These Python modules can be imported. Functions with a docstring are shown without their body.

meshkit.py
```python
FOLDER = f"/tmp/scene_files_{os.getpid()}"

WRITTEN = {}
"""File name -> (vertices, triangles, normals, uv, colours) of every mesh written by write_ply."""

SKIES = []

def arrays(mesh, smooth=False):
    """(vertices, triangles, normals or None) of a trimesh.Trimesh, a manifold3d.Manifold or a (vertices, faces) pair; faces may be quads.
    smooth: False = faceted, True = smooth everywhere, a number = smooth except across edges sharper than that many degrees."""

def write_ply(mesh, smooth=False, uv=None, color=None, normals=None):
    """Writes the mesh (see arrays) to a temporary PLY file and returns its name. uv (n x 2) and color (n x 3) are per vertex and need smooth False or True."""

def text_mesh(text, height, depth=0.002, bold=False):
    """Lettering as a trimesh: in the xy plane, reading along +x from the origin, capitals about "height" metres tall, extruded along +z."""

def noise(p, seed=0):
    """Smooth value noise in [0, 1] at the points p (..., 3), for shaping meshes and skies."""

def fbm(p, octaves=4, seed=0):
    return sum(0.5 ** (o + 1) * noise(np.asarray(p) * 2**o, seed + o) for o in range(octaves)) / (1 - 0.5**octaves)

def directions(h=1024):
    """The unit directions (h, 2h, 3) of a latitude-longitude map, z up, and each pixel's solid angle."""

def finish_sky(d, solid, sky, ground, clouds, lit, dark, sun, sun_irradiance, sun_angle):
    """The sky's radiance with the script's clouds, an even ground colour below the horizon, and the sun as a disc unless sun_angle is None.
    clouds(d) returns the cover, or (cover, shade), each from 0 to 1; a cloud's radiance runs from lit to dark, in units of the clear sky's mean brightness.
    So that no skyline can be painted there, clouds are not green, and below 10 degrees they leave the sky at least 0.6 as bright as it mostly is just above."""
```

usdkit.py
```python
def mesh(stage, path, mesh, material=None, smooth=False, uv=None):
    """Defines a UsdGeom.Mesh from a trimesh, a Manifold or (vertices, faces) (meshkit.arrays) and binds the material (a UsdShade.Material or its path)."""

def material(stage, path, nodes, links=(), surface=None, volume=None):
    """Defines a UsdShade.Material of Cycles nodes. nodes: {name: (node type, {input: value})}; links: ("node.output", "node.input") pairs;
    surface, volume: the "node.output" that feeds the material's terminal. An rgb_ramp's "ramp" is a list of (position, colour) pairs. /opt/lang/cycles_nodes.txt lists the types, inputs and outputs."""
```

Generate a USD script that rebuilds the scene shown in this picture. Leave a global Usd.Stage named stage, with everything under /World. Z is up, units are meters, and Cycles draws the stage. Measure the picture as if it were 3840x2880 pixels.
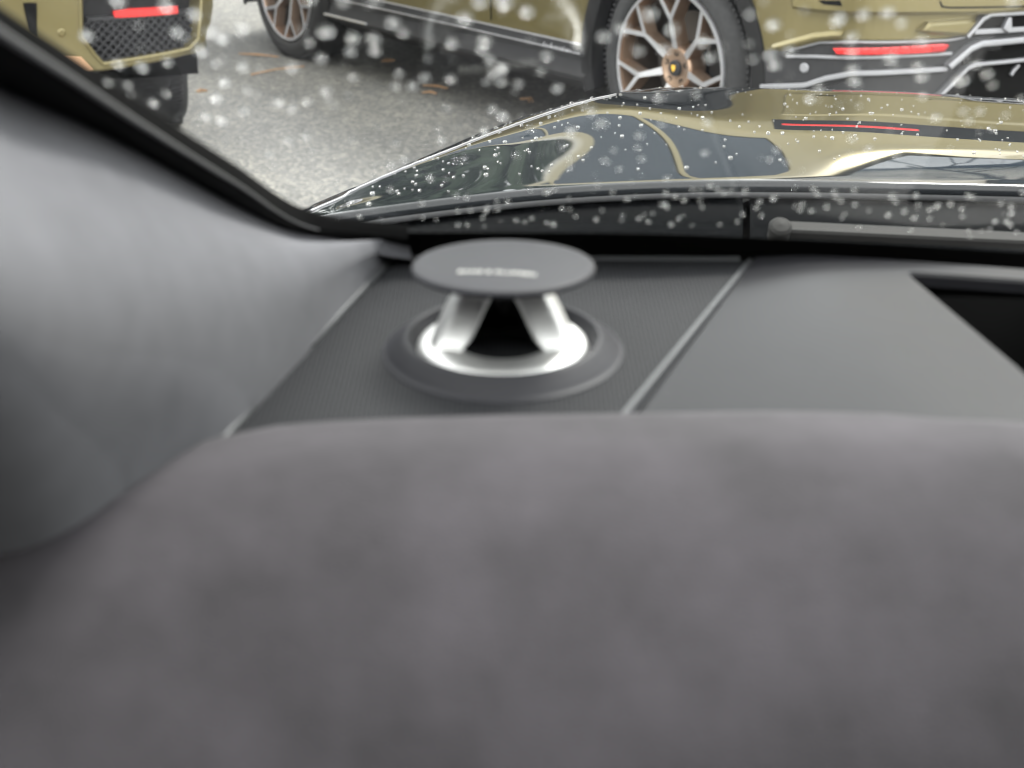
import math, random
import numpy as np, trimesh, shapely, usdkit, meshkit
from shapely.geometry import Polygon, LineString, Point, box as sbox
from scipy.interpolate import CubicSpline, PchipInterpolator
from scipy.spatial import Delaunay
from pxr import Usd, UsdGeom, UsdLux, UsdShade, Gf, Sdf

# ------------------------------------------------------------------ camera, sky, sun, exposure
PITCH = math.radians(23.0); FPX = 5275.0
EYE = np.array([0, 0, 1.35])
stage = Usd.Stage.CreateInMemory()
UsdGeom.SetStageUpAxis(stage, UsdGeom.Tokens.z); UsdGeom.SetStageMetersPerUnit(stage, 1.0)
UsdGeom.Xform.Define(stage, '/World'); UsdGeom.Scope.Define(stage, '/World/Looks')
cam = UsdGeom.Camera.Define(stage, '/World/camera')
cam.AddTranslateOp().Set(Gf.Vec3d(*map(float, EYE))); cam.AddRotateXOp().Set(90 - 23.0)
cam.CreateFocalLengthAttr(50.0); cam.CreateHorizontalApertureAttr(50.0 * 3840 / FPX)
cam.CreateVerticalApertureAttr(50.0 * 2880 / FPX)
cam.CreateClippingRangeAttr(Gf.Vec2f(0.01, 500))
cam.CreateFStopAttr(10.5); cam.CreateFocusDistanceAttr(1.48)
cam.CreateExposureAttr(2.35)

SUN_EL, SUN_AZ = math.radians(52), math.radians(35)        # azimuth from +y towards +x
sun = UsdLux.DistantLight.Define(stage, '/World/sun')
sun.CreateIntensityAttr(0.3); sun.CreateAngleAttr(18.0); sun.CreateNormalizeAttr(True); sun.CreateColorAttr(Gf.Vec3f(1, .97, .93))
sun.AddRotateZOp().Set(-math.degrees(SUN_AZ)); sun.AddRotateXOp().Set(-(90 - math.degrees(SUN_EL)))
dome = UsdLux.DomeLight.Define(stage, '/World/sky')
skym = usdkit.material(stage, '/World/Looks/sky_overcast', {
    'sky': ('sky_texture', dict(sky_type='single_scattering', sun_disc=False, sun_elevation=SUN_EL, sun_rotation=SUN_AZ, aerosol_density=2.0)),
    'tc': ('texture_coordinate', {}),
    'no': ('noise_texture', dict(scale=2.2, detail=5, roughness=.55)),
    'rp': ('rgb_ramp', dict(ramp=[(.3, (7.0, 7.1, 7.2)), (.7, (10.5, 10.2, 9.8))])),
    'mx': ('mix_color', dict(fac=.88)),
    'bg': ('background_shader', dict(strength=.1))},
    [('tc.generated', 'no.vector'), ('no.fac', 'rp.fac'), ('sky.color', 'mx.a'), ('rp.color', 'mx.b'), ('mx.result', 'bg.color')], surface='bg.background')
UsdShade.MaterialBindingAPI.Apply(dome.GetPrim()).Bind(skym)

# ------------------------------------------------------------------ helpers
rng = np.random.default_rng(7); random.seed(7)
Fv = np.array([0, math.cos(PITCH), -math.sin(PITCH)]); Uv = np.array([0, math.sin(PITCH), math.cos(PITCH)]); Rv = np.array([1., 0, 0])
def ray(u, v): return Fv + (u - 1920) / FPX * Rv + (1440 - v) / FPX * Uv
def at_y(u, v, y): r = ray(u, v); return EYE + r * (y / r[1])
def at_z(u, v, z): r = ray(u, v); return EYE + r * ((z - EYE[2]) / r[2])
def at_t(u, v, t): return EYE + ray(u, v) * t
def hit(u, v, fun, lo=.12, hi=2.0):                      # first root of fun(point) along the sight line
    r = ray(u, v); ts = np.linspace(lo, hi, 400); vals = [fun(EYE + r * t) for t in ts]
    for k in range(399):
        if vals[k] * vals[k + 1] <= 0:
            a, b = ts[k], ts[k + 1]
            for _ in range(40):
                m = (a + b) / 2
                if fun(EYE + r * a) * fun(EYE + r * m) <= 0: b = m
                else: a = m
            return EYE + r * a
    raise ValueError((u, v))

used = {}
def path_for(name, parent):
    base = (parent if isinstance(parent, str) else '/World' if parent is None else str(parent.GetPath())) + '/' + name
    n = used.get(base, -1) + 1; used[base] = n
    return base if n == 0 else f'{base}_{n:03d}'
def tag(p, label=None, cat=None, group=None, kind=None):
    for k, x in (('label', label), ('category', cat), ('group', group), ('kind', kind)):
        if x: p.SetCustomDataByKey(k, x)
    return p
def obj(name, mesh, mat, parent=None, smooth=False, **kw):
    if isinstance(mesh, list): mesh = trimesh.util.concatenate(mesh)
    return tag(usdkit.mesh(stage, path_for(name, parent), mesh, '/World/Looks/' + mat, smooth=smooth).GetPrim(), **kw)
def thing(name, label=None, cat=None, parent=None, **kw):
    return tag(UsdGeom.Xform.Define(stage, path_for(name, parent)).GetPrim(), label, cat, **kw)

def tm(v, f): return trimesh.Trimesh(np.asarray(v, float), np.asarray(f, int), process=False)
def grid(rows, flip=False, wrap=False):                  # rows: (n, m, 3) array -> surface
    g = np.asarray(rows, float); n, m = g.shape[:2]; f = []
    for i in range(n - 1):
        for j in range(m if wrap else m - 1):
            a, b, c, d = i * m + j, i * m + (j + 1) % m, (i + 1) * m + (j + 1) % m, (i + 1) * m + j
            f += [(a, b, c), (a, c, d)]
    f = np.array(f)
    return tm(g.reshape(-1, 3), f[:, ::-1] if flip else f)
def resample(pts, n, kind='spline'):
    pts = np.asarray(pts, float); s = np.r_[0, np.cumsum(np.linalg.norm(np.diff(pts, axis=0), axis=1))]
    t = np.linspace(0, s[-1], n)
    return CubicSpline(s, pts)(t) if kind == 'spline' else PchipInterpolator(s, pts)(t) if kind == 'pchip' else np.stack([np.interp(t, s, pts[:, k]) for k in range(pts.shape[1])], 1)
def tube(pts, r, k=10, squash=1.0, caps=True):
    pts = np.asarray(pts, float); n = len(pts); r = np.broadcast_to(r, n); rows = []
    T = np.gradient(pts, axis=0); T /= np.linalg.norm(T, axis=1)[:, None]
    for i in range(n):
        a = np.cross(T[i], [0, 0, 1.0]);
        if np.linalg.norm(a) < 1e-6: a = np.array([1., 0, 0])
        a /= np.linalg.norm(a); b = np.cross(a, T[i])
        rows.append([pts[i] + r[i] * (math.cos(q) * a + squash * math.sin(q) * b) for q in np.linspace(0, 2 * math.pi, k, endpoint=False)])
    m = grid(rows, wrap=True)
    if caps:
        v = np.vstack([m.vertices, pts[0], pts[-1]]); f = list(m.faces); N = n * k
        for j in range(k): f += [(j, N, (j + 1) % k), ((n - 1) * k + j, (n - 1) * k + (j + 1) % k, N + 1)]
        m = tm(v, f)
    trimesh.repair.fix_normals(m)
    return m
def lathe(prof, k=72, a0=0, a1=2 * math.pi):
    full = abs(a1 - a0 - 2 * math.pi) < 1e-6
    A = np.linspace(a0, a1, k, endpoint=not full)
    return grid([[(r * math.cos(q), r * math.sin(q), z) for q in A] for r, z in prof], wrap=full)
def box(size, at, rot=None):
    b = trimesh.creation.box(size)
    if rot is not None: b.apply_transform(rot)
    b.apply_translation(at); return b
def rbox(lo, hi, c=.003):                                # box with chamfered edges
    lo, hi = np.array(lo, float), np.array(hi, float); pts = []
    for k in range(3):
        for sx in (0, 1):
            for sy in (0, 1):
                for sz in (0, 1):
                    p = np.array([(lo, hi)[s][i] for i, s in enumerate((sx, sy, sz))]); d = np.sign((lo + hi) / 2 - p) * c; d[k] = 0
                    pts.append(p + d)
    return trimesh.convex.convex_hull(np.array(pts))
def placed(m, R3=None, at=(0, 0, 0)):
    m = m.copy()
    if R3 is not None: m.vertices = m.vertices @ np.asarray(R3).T
    m.apply_translation(at); return m
def rotx(a): c, s = math.cos(a), math.sin(a); return np.array([[1, 0, 0], [0, c, -s], [0, s, c]])
def rotz(a): c, s = math.cos(a), math.sin(a); return np.array([[c, -s, 0], [s, c, 0], [0, 0, 1]])

def sheet(poly, place, step, thick=.01, bevel=0.0):
    """A plate over the 2-D polygon: place(x, y, depth) -> 3-D point; walls go down by thick; a bevelled rim of width bevel."""
    parts = []
    for pg in getattr(poly, 'geoms', [poly]):
        if pg.is_empty: continue
        top = pg.buffer(-bevel) if bevel else pg
        for tp in getattr(top, 'geoms', [top]):
            if tp.is_empty: continue
            rings = [np.array(shapely.segmentize(LineString(r.coords), step).coords)[:-1] for r in [tp.exterior, *tp.interiors]]
            x0, y0, x1, y1 = tp.bounds
            gx, gy = np.meshgrid(np.arange(x0 + step / 2, x1, step), np.arange(y0 + step / 2, y1, step))
            g = np.c_[gx.ravel(), gy.ravel()]
            if len(g): g = g[shapely.contains_xy(tp.buffer(-step * .45), g[:, 0], g[:, 1])]
            P2 = np.vstack(rings + [g]); tri = Delaunay(P2, qhull_options='QJ Qbb').simplices
            c = P2[tri].mean(1); tri = tri[shapely.contains_xy(tp, c[:, 0], c[:, 1])]
            ar = np.cross(P2[tri[:, 1]] - P2[tri[:, 0]], P2[tri[:, 2]] - P2[tri[:, 0]])
            tri = tri[np.abs(ar) > 1e-12]; ar = ar[np.abs(ar) > 1e-12]; tri[ar < 0] = tri[ar < 0][:, ::-1]
            V = [place(x, y, 0) for x, y in P2]; parts.append(tm(V, tri))
            n0 = 0
            for r in rings:
                n = len(r); nb = np.roll(r, -1, 0) - np.roll(r, 1, 0); nb /= np.maximum(np.linalg.norm(nb, axis=1), 1e-12)[:, None]; nb = np.c_[nb[:, 1], -nb[:, 0]]
                q = r + nb * bevel
                if not tp.contains(Point(r[0] - nb[0] * 1e-7 * 1)): q = r - nb * bevel if bevel else q
                lv = [[place(x, y, 0) for x, y in r]]
                if bevel: lv.append([place(x, y, bevel * .8) for x, y in q])
                lv.append([place(x, y, thick) for x, y in q])
                parts.append(grid(lv, wrap=True))
    return trimesh.util.concatenate(parts)

# ------------------------------------------------------------------ materials
def pbr(name, col, rough=.5, metallic=0, noise=None, bump=None, **kw):
    """noise = (scale, detail, spread of the colour); bump = (scale, strength, distance)."""
    n = {'p': ('principled_bsdf', dict(base_color=col, roughness=rough, metallic=metallic, **kw))}; l = []
    if noise or bump: n['tc'] = ('geometry', {})
    if noise:
        sc, de, sp = noise[:3]
        c = np.array(col)
        n['no'] = ('noise_texture', dict(scale=sc, detail=de, roughness=.6))
        n['rp'] = ('rgb_ramp', dict(ramp=[(.3, tuple(np.clip(c * (1 - sp), 0, 1))), (.7, tuple(np.clip(c * (1 + sp), 0, 1)))]))
        l += [('tc.position', 'no.vector'), ('no.fac', 'rp.fac'), ('rp.color', 'p.base_color')]
    if bump:
        n['nb'] = ('noise_texture', dict(scale=bump[0], detail=3))
        n['bu'] = ('bump', dict(strength=bump[1], distance=bump[2]))
        l += [('tc.position', 'nb.vector'), ('nb.fac', 'bu.height'), ('bu.normal', 'p.normal')]
    return usdkit.material(stage, '/World/Looks/' + name, n, l, surface='p.BSDF')

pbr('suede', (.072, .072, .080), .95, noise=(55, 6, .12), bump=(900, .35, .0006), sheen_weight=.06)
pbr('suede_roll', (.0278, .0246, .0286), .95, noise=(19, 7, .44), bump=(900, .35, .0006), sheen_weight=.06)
pbr('dash_plastic', (.0085, .0085, .0097), .3, noise=(60, 3, .08), bump=(2500, .05, .0001), specular_ior_level=.15)
pbr('collar_plastic', (.019, .019, .0225), .5, bump=(3000, .08, .0002), specular_ior_level=.19)
pbr('trim_edge', (.065, .067, .07), .45)
pbr('seal_grey', (.06, .06, .062), .45)
pbr('black_plastic', (.012, .012, .013), .5)
pbr('black_void', (.004, .004, .004), .9, specular_ior_level=.1)
pbr('rubber', (.004, .004, .004), .75, bump=(700, .4, .0008), specular_ior_level=.1)
pbr('cabin_dark', (.025, .025, .026), .9)
pbr('cabin_light', (.05, .05, .052), .9)
pbr('matt_aluminium', (.62, .62, .61), .43, metallic=1, bump=(4000, .05, .0001))
pbr('lettering', (.34, .34, .32), .5)
pbr('horn_black', (.005, .005, .005), .6, specular_ior_level=.15)
pbr('mesh_black', (.05, .05, .05), .4, specular_ior_level=.3)
pbr('paint_black', (.008, .009, .010), .3, specular_ior_level=0, coat_weight=1, coat_roughness=.012, coat_ior=1.5)
pbr('cowl_plastic', (.002, .0025, .003), .38, specular_ior_level=.12)
pbr('wiper_black', (.010, .0097, .009), .6, specular_ior_level=.25)
pbr('paint_gold', (.180, .150, .068), .30, metallic=.8, coat_weight=.7, coat_roughness=.04, noise=(900, 1, .08))
pbr('cladding', (.017, .017, .0185), .42, specular_ior_level=.35)
pbr('cladding_dark', (.006, .006, .0065), .55, specular_ior_level=.25)
pbr('silver_trim', (.30, .30, .315), .35, metallic=.7)
pbr('tyre_rubber', (.017, .017, .018), .75, noise=(60, 3, .25))
pbr('rim_bronze', (.44, .31, .225), .3, metallic=.9)
pbr('rim_inner', (.06, .045, .035), .5, metallic=.5)
pbr('rim_machined', (.70, .70, .73), .38, metallic=1)
pbr('brake_iron', (.08, .075, .07), .5, metallic=.7)
pbr('badge_yellow', (.75, .45, .06), .4)
pbr('red_lens', (.62, .02, .018), .15, coat_weight=1, emission_color=(1, .05, .03), emission_strength=0)
pbr('dark_glass', (.008, .014, .020), .02, ior=1.4)
pbr('copper_plate', (.50, .30, .17), .45, metallic=.3)
pbr('needle', (.42, .25, .13), .8)
pbr('bark', (.09, .075, .06), .9, noise=(20, 4, .4))
pbr('render_wall', (.62, .57, .49), .85, noise=(1.2, 4, .1))

n = {'g': ('geometry', {}), 'vo': ('voronoi_texture', dict(dimensions='2D', scale=560, randomness=0)),
     'rp': ('rgb_ramp', dict(ramp=[(.30, (.002, .002, .002)), (.46, (.029, .030, .033))])),
     'bu': ('bump', dict(strength=.5, distance=.0004)), 'p': ('principled_bsdf', dict(roughness=.6, specular_ior_level=.09))}
usdkit.material(stage, '/World/Looks/woven_grille', n, [('g.position', 'vo.vector'), ('vo.distance', 'rp.fac'), ('rp.color', 'p.base_color'), ('vo.distance', 'bu.height'), ('bu.normal', 'p.normal')], surface='p.BSDF')

n = {'lw': ('layer_weight', dict(blend=.5)), 'pw': ('math', dict(math_type='power', value2=5.0)),
     'ma': ('math', dict(math_type='multiply_add', value2=.42, value3=.045)),
     't': ('transparent_bsdf', dict(color=(.90, .93, .915))), 'gl': ('glossy_bsdf', dict(color=(1, 1, 1), roughness=.0)), 'mx': ('mix_closure', {})}
usdkit.material(stage, '/World/Looks/windscreen_glass', n, [('lw.facing', 'pw.value1'), ('pw.value', 'ma.value1'), ('ma.value', 'mx.fac'), ('t.BSDF', 'mx.closure1'), ('gl.BSDF', 'mx.closure2')], surface='mx.closure')
usdkit.material(stage, '/World/Looks/water', {'g': ('glass_bsdf', dict(color=(1, 1, 1), roughness=0, IOR=1.33)), 't': ('transparent_bsdf', dict(color=(1, 1, 1))), 'm': ('mix_closure', dict(fac=.52))}, [('t.BSDF', 'm.closure1'), ('g.BSDF', 'm.closure2')], surface='m.closure')
usdkit.material(stage, '/World/Looks/water_clear', {'g': ('glass_bsdf', dict(color=(1, 1, 1), roughness=0, IOR=1.45))}, surface='g.BSDF')

n = {'g': ('geometry', {}),
     'big': ('noise_texture', dict(scale=.55, detail=4, roughness=.6)), 'fine': ('noise_texture', dict(scale=75, detail=4, roughness=.7)),
     'st': ('voronoi_texture', dict(scale=72, randomness=1)), 'sc': ('separate_color', {}),
     'r1': ('rgb_ramp', dict(ramp=[(.35, (.112, .112, .112)), (.62, (.178, .174, .162))])),
     'r2': ('rgb_ramp', dict(ramp=[(.25, (.55, .55, .55)), (.6, (1, 1, 1)), (.85, (1.0, 1.0, .97))])),
     'r3': ('rgb_ramp', dict(ramp=[(.0, (.62, .62, .62)), (.6, (1, 1, 1)), (.95, (1.9, 1.85, 1.7))])),
     'm1': ('mix', dict(mix_type='multiply', fac=1.0)), 'm2': ('mix', dict(mix_type='multiply', fac=.85)),
     'bu': ('bump', dict(strength=.6, distance=.006)), 'p': ('principled_bsdf', dict(roughness=.62))}
usdkit.material(stage, '/World/Looks/asphalt', n, [('g.position', 'big.vector'), ('g.position', 'fine.vector'), ('g.position', 'st.vector'), ('big.fac', 'r1.fac'), ('fine.fac', 'r2.fac'),
    ('st.color', 'sc.color'), ('sc.r', 'r3.fac'), ('r1.color', 'm1.color1'), ('r2.color', 'm1.color2'), ('m1.color', 'm2.color1'), ('r3.color', 'm2.color2'), ('m2.color', 'p.base_color'), ('st.distance', 'bu.height'), ('bu.normal', 'p.normal')], surface='p.BSDF')

# ------------------------------------------------------------------ ground
obj('ground', grid([[(x, y, 0) for x in np.linspace(-150, 150, 31)] for y in np.linspace(-150, 150, 31)], flip=False), 'asphalt', kind='structure', label='damp grey asphalt of the car park')

# ------------------------------------------------------------------ the car we sit in
car = thing('black_car', 'black car seen from inside, grey suede dashboard, raised speaker and rain specked windscreen', 'car')

# windscreen: z as a function of x, y
def yb(x): return .681 - .16 * max(x, 0) ** 2 - .35 * min(x + .05, 0) ** 2
def zglass(x, y): return 1.12 + .60 * (yb(x) - y) - .06 * (yb(x) - y) ** 2
def gfun(p): return p[2] - zglass(p[0], p[1])
def on_glass(u, v, off=0.0):
    p = hit(u, v, gfun, .2, 1.1); e = 1e-4
    nn = np.array([-(zglass(p[0] + e, p[1]) - zglass(p[0] - e, p[1])) / (2 * e), -(zglass(p[0], p[1] + e) - zglass(p[0], p[1] - e)) / (2 * e), 1.0]); nn /= np.linalg.norm(nn)
    return p + nn * off, nn
ROOF_Y = -.20
edge_left = [on_glass(*q)[0] for q in [(-250, -120), (0, 62), (250, 225), (500, 395), (700, 525), (900, 652), (1110, 792)]]
el = np.array(edge_left)
def xleft(y): return np.interp(-y, -el[::-1, 1][::-1], el[::-1, 0][::-1]) if False else np.interp(y, el[:, 1], el[:, 0])
rows = []
for q in np.linspace(0, 1, 40):
    row = []
    for s in np.linspace(0, 1, 40):
        y1 = ROOF_Y + q * (.72 - ROOF_Y)
        xl = (xleft(y1) if y1 > el[0, 1] else el[0, 0] - (el[0, 1] - y1) * .25) - .02
        x = xl + s * (1.15 - xl); y = ROOF_Y + q * (yb(x) - ROOF_Y)
        row.append((x, y, zglass(x, y)))
    rows.append(row)
wind = obj('windscreen', grid(rows), 'windscreen_glass', car, smooth=True, label='curved windscreen speckled with raindrops')

# black ceramic border along the foot of the glass
fe = [(1080, 800), (1150, 838), (1300, 858), (1510, 872), (1900, 872), (2400, 876), (2800, 890), (3200, 908), (3840, 948), (4300, 980)]
fed = resample(fe, 60, 'pchip')
top = [on_glass(u, v - 6, -.0008)[0] for u, v in fed]
bot = [(p[0], yb(p[0]) + .012, zglass(p[0], yb(p[0]) + .012) - .004) for p in top]
mid = [(np.array(a) + np.array(b)) / 2 for a, b in zip(top, bot)]
obj('black_border', grid([top, mid, bot]), 'black_void', wind, smooth=True)

# dashboard levels
TILT = math.radians(2.6); SP = np.array([-.0035, .511, 1.1475])
def zdash(x, y): return SP[2] + math.tan(TILT) * (y - SP[1])
def on_dash(u, v): r = ray(u, v); k = math.tan(TILT); return EYE + r * ((SP[2] + k * (EYE[1] - SP[1]) - EYE[2]) / (r[2] - k * r[1]))
def plan(pts): return [tuple(on_dash(*q)[:2]) for q in pts]

# suede front roll of the dashboard
yr = np.array([.47, .452, .440, .425, .405, .375, .340, .305, .265, .22, .17]); zr = -.0042 + np.array([1.095, 1.128, 1.1455, 1.1525, 1.1530, 1.1455, 1.1260, 1.098, 1.054, .990, .88])
top_edge = np.array([(300, 1790), (720, 1690), (870, 1640), (1200, 1602), (1600, 1580), (2000, 1568), (2400, 1564), (2900, 1560), (3400, 1572), (3840, 1600), (4300, 1640)])
xs_t, dy_t = [], []
for u, v in top_edge:
    r = ray(u, v); t = (1.153 - EYE[2]) / r[2]; p = EYE + r * t; xs_t.append(p[0]); dy_t.append(p[1] - .412)
dyf = PchipInterpolator(xs_t, dy_t)
def roll_dy(x): return float(dyf(np.clip(x, xs_t[0], xs_t[-1])))
ss = np.r_[0, np.cumsum(np.hypot(np.diff(yr), np.diff(zr)))]; cy, cz = PchipInterpolator(ss, yr), PchipInterpolator(ss, zr)
rows = []
for s in np.linspace(0, ss[-1], 60):
    rows.append([(x, float(cy(s)) + roll_dy(x), float(cz(s)) + .004 * (meshkit.noise(np.array([x * 7, s * 7, .3])) - .5)) for x in np.linspace(-.42, .75, 70)])
roll_mesh = grid(rows, flip=True)
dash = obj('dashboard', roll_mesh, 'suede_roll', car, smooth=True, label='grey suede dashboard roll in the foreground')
zroll = PchipInterpolator(yr[::-1], zr[::-1])
def roll_fun(p): return p[2] - float(zroll(np.clip(p[1] - roll_dy(p[0]), .17, .47)))

# woven speaker panel, its bright edge strips, the smooth top beside it
PNL = [(700, 1810), (1478, 972), (2806, 977), (2250, 1668)]
place_d = lambda h: (lambda x, y, d: (x, y, zdash(x, y) + h - d))
pnl = Polygon(plan(PNL))
panel = obj('speaker_panel', sheet(pnl, place_d(0), .012, .012, .0008), 'woven_grille', dash, label='dark woven panel around the speaker')
def strip(pts, w, h, name='trim_strip', mat='trim_edge', parent=dash, side=0, step=.012):
    ln = LineString(plan(pts))
    pg = ln.buffer(w / 2, cap_style='flat', join_style='mitre')
    return obj(name, sheet(pg, place_d(h), step, .008, .0007), mat, parent)
strip([(690, 1800), (1470, 966), (2780, 971)], .0016, .0011)
strip([(2240, 1675), (2815, 974)], .0018, .0011)
# smooth top: right of the strip, with a soft ridge
RA, RB = np.array(plan([(3030, 1010)])[0]), np.array(plan([(3480, 1560)])[0])
rd = (RB - RA) / np.linalg.norm(RB - RA); rn = np.array([-rd[1], rd[0]]); rn = rn if rn[0] > 0 else -rn
def zsm(x, y):
    d = (np.array([x, y]) - RA) @ rn; k = .006
    sp = math.log1p(math.exp(-abs(d) / k)) * k + max(d, 0)
    return zdash(x, y) + .0050 + .068 * d - .112 * sp
smooth_pts = [(2262, 1668), (2829, 978), (3300, 986), (3840, 1003), (4500, 1030), (4700, 1720)]
hole = Polygon(plan([(3432, 1046), (3960, 1062), (3990, 1530), (3840, 1388)])).buffer(.002)
stp = Polygon(plan(smooth_pts)).difference(hole)
place_s = lambda x, y, d: (x, y, zsm(x, y) - .001 - d)
obj('dash_top', sheet(stp, place_s, .008, .006, .0015), 'dash_plastic', dash, smooth=35, label='smooth satin dash top')
hb = hole.buffer(.01)
obj('vent_opening', [placed(trimesh.creation.extrude_polygon(hb, .002, engine='earcut'), at=(0, 0, 1.10))], 'black_void', dash, label='dark opening in the dash top')
rg = hole.buffer(.012).difference(hole.buffer(.0006))
obj('vent_liner', placed(trimesh.creation.extrude_polygon(rg, .042, engine='earcut'), at=(0, 0, 1.10)), 'black_void', dash)
obj('dash_body', box((1.1, .22, .10), (.26, .58, 1.045)), 'black_plastic', dash)

# ------------------------------------------------------------------ raised speaker
spk = thing('speaker', parent=car, label='raised tweeter with grey disc cap, silver legs and lettering')
Rd = rotx(TILT); mm = .001
def lp(m): m = m.copy(); m.apply_scale(mm); return placed(m, Rd, SP)
def prof(pts, n=40): return resample(pts, n, 'pchip')
obj('collar', lp(lathe(prof([(47.4, -1), (46.9, .6), (46.2, .9), (45.4, 1.3), (43.4, 2.9), (41.2, 4.6), (39.2, 6.1), (38.2, 6.7), (37.3, 6.9), (36.6, 6.5), (36.0, 5.2), (35.2, 3.2), (34, 1.5), (31, 1)], 60), 96)), 'collar_plastic', spk, smooth=True)
obj('horn_ring', lp(lathe(prof([(33.5, 1.2), (33.0, 2.9), (31.8, 4.2), (30.0, 5.1), (27.5, 5.7), (24.5, 5.8), (21, 5.2), (18, 4.3), (16.6, 3.3), (15.8, 1.2), (15.5, -5)], 50), 96)), 'matt_aluminium', spk, smooth=True)
gr = [lathe([(.01, -3.2), (4, -3.0), (9, -3.6), (15.8, -5)], 48)]
for r in (4.5, 8, 11.5): gr.append(lathe([(r - .5, -3.6), (r - .5, -1.9), (r + .5, -1.9), (r + .5, -3.6)], 48))
for k in range(8): q = k * math.pi / 4; gr.append(placed(box((11, .9, 1.0), (9.0, 0, -2.6)), rotz(q)))
obj('tweeter_grille', lp(trimesh.util.concatenate(gr)), 'mesh_black', spk)
# legs: four-cornered sections from the cap down to the ring
def leg_mesh(sx):
    H = [31.5, 29, 25, 21, 16.5, 12, 8.5, 6, 4.2, 2.8]
    inx = [1.2, 1.7, 3.2, 5.3, 7.6, 9.7, 11.8, 14.4, 16.4, 17]
    oux = [12.2, 13.4, 15.8, 18.2, 20.6, 22.8, 24.4, 25.6, 26.4, 27]
    fy = [-4.6, -4.8, -5.4, -6.3, -7.6, -9.2, -11, -13, -15, -17]
    rows = []
    Hs = np.linspace(0, 9, 30)
    f = lambda a: PchipInterpolator(range(10), a)(Hs)
    H, inx, oux, fy = f(H), f(inx), f(oux), f(fy)
    for h, a, b, y in zip(H, inx, oux, fy):
        c = [(a, y), (b, y + .8), (b + 3.0, y + 9.5), (a + 4.4, y + 10.5)]
        pg = Polygon(c).buffer(-.9).buffer(.9, quad_segs=4)
        ring = np.array(shapely.segmentize(pg.exterior, 50).coords)
        ring = resample(np.vstack([ring]), 33, 'lin')[:-1]
        k0 = np.argmin(np.hypot(ring[:, 0] - a, ring[:, 1] - y)); ring = np.roll(ring, -k0, 0)
        rows.append([(sx * p[0], p[1], h) for p in ring])
    m = grid(rows, wrap=True); trimesh.repair.fix_normals(m); return m
for sx in (-1, 1): obj('leg', lp(leg_mesh(sx)), 'matt_aluminium', spk, smooth=40)
obj('horn_back', lp(trimesh.util.concatenate([lathe([(14.8, -4), (15.3, 1.6), (16.4, 3.2), (18, 4.6), (20.5, 5.3), (21, 4.0)], 40, math.radians(14), math.radians(166)), lathe(prof([(5, 32), (8, 24), (12.5, 14), (17, 5), (19, 2.5)], 24), 40, math.radians(12), math.radians(168)), lathe(prof([(.2, 14), (2, 18), (5, 24), (10, 29), (15, 31.4)], 24), 48)])), 'horn_black', spk, smooth=True)
CAPT = math.radians(-1.4); CP = np.array([-.0032, .5115, 1.1825]); Rc = rotx(CAPT)
def dome_z(r): return 2.6 * (1 - (r / 35.0) ** 2)
cap_prof = [(r, dome_z(r)) for r in np.linspace(.01, 33.4, 16)] + [(34.3, -.05), (34.9, -.6), (35.1, -1.3), (34.9, -2.0), (34.2, -2.6), (31, -3.3), (20, -4.4), (.01, -5)]
def cpl(m): m = m.copy(); m.apply_scale(mm); return placed(m, Rc, CP)
cap = lathe(cap_prof[::-1], 96)
obj('cap', cpl(cap), 'collar_plastic', spk, smooth=50)
tx = meshkit.text_mesh('BANG & OLUFSEN', 2.6, .25, bold=True)
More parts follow.
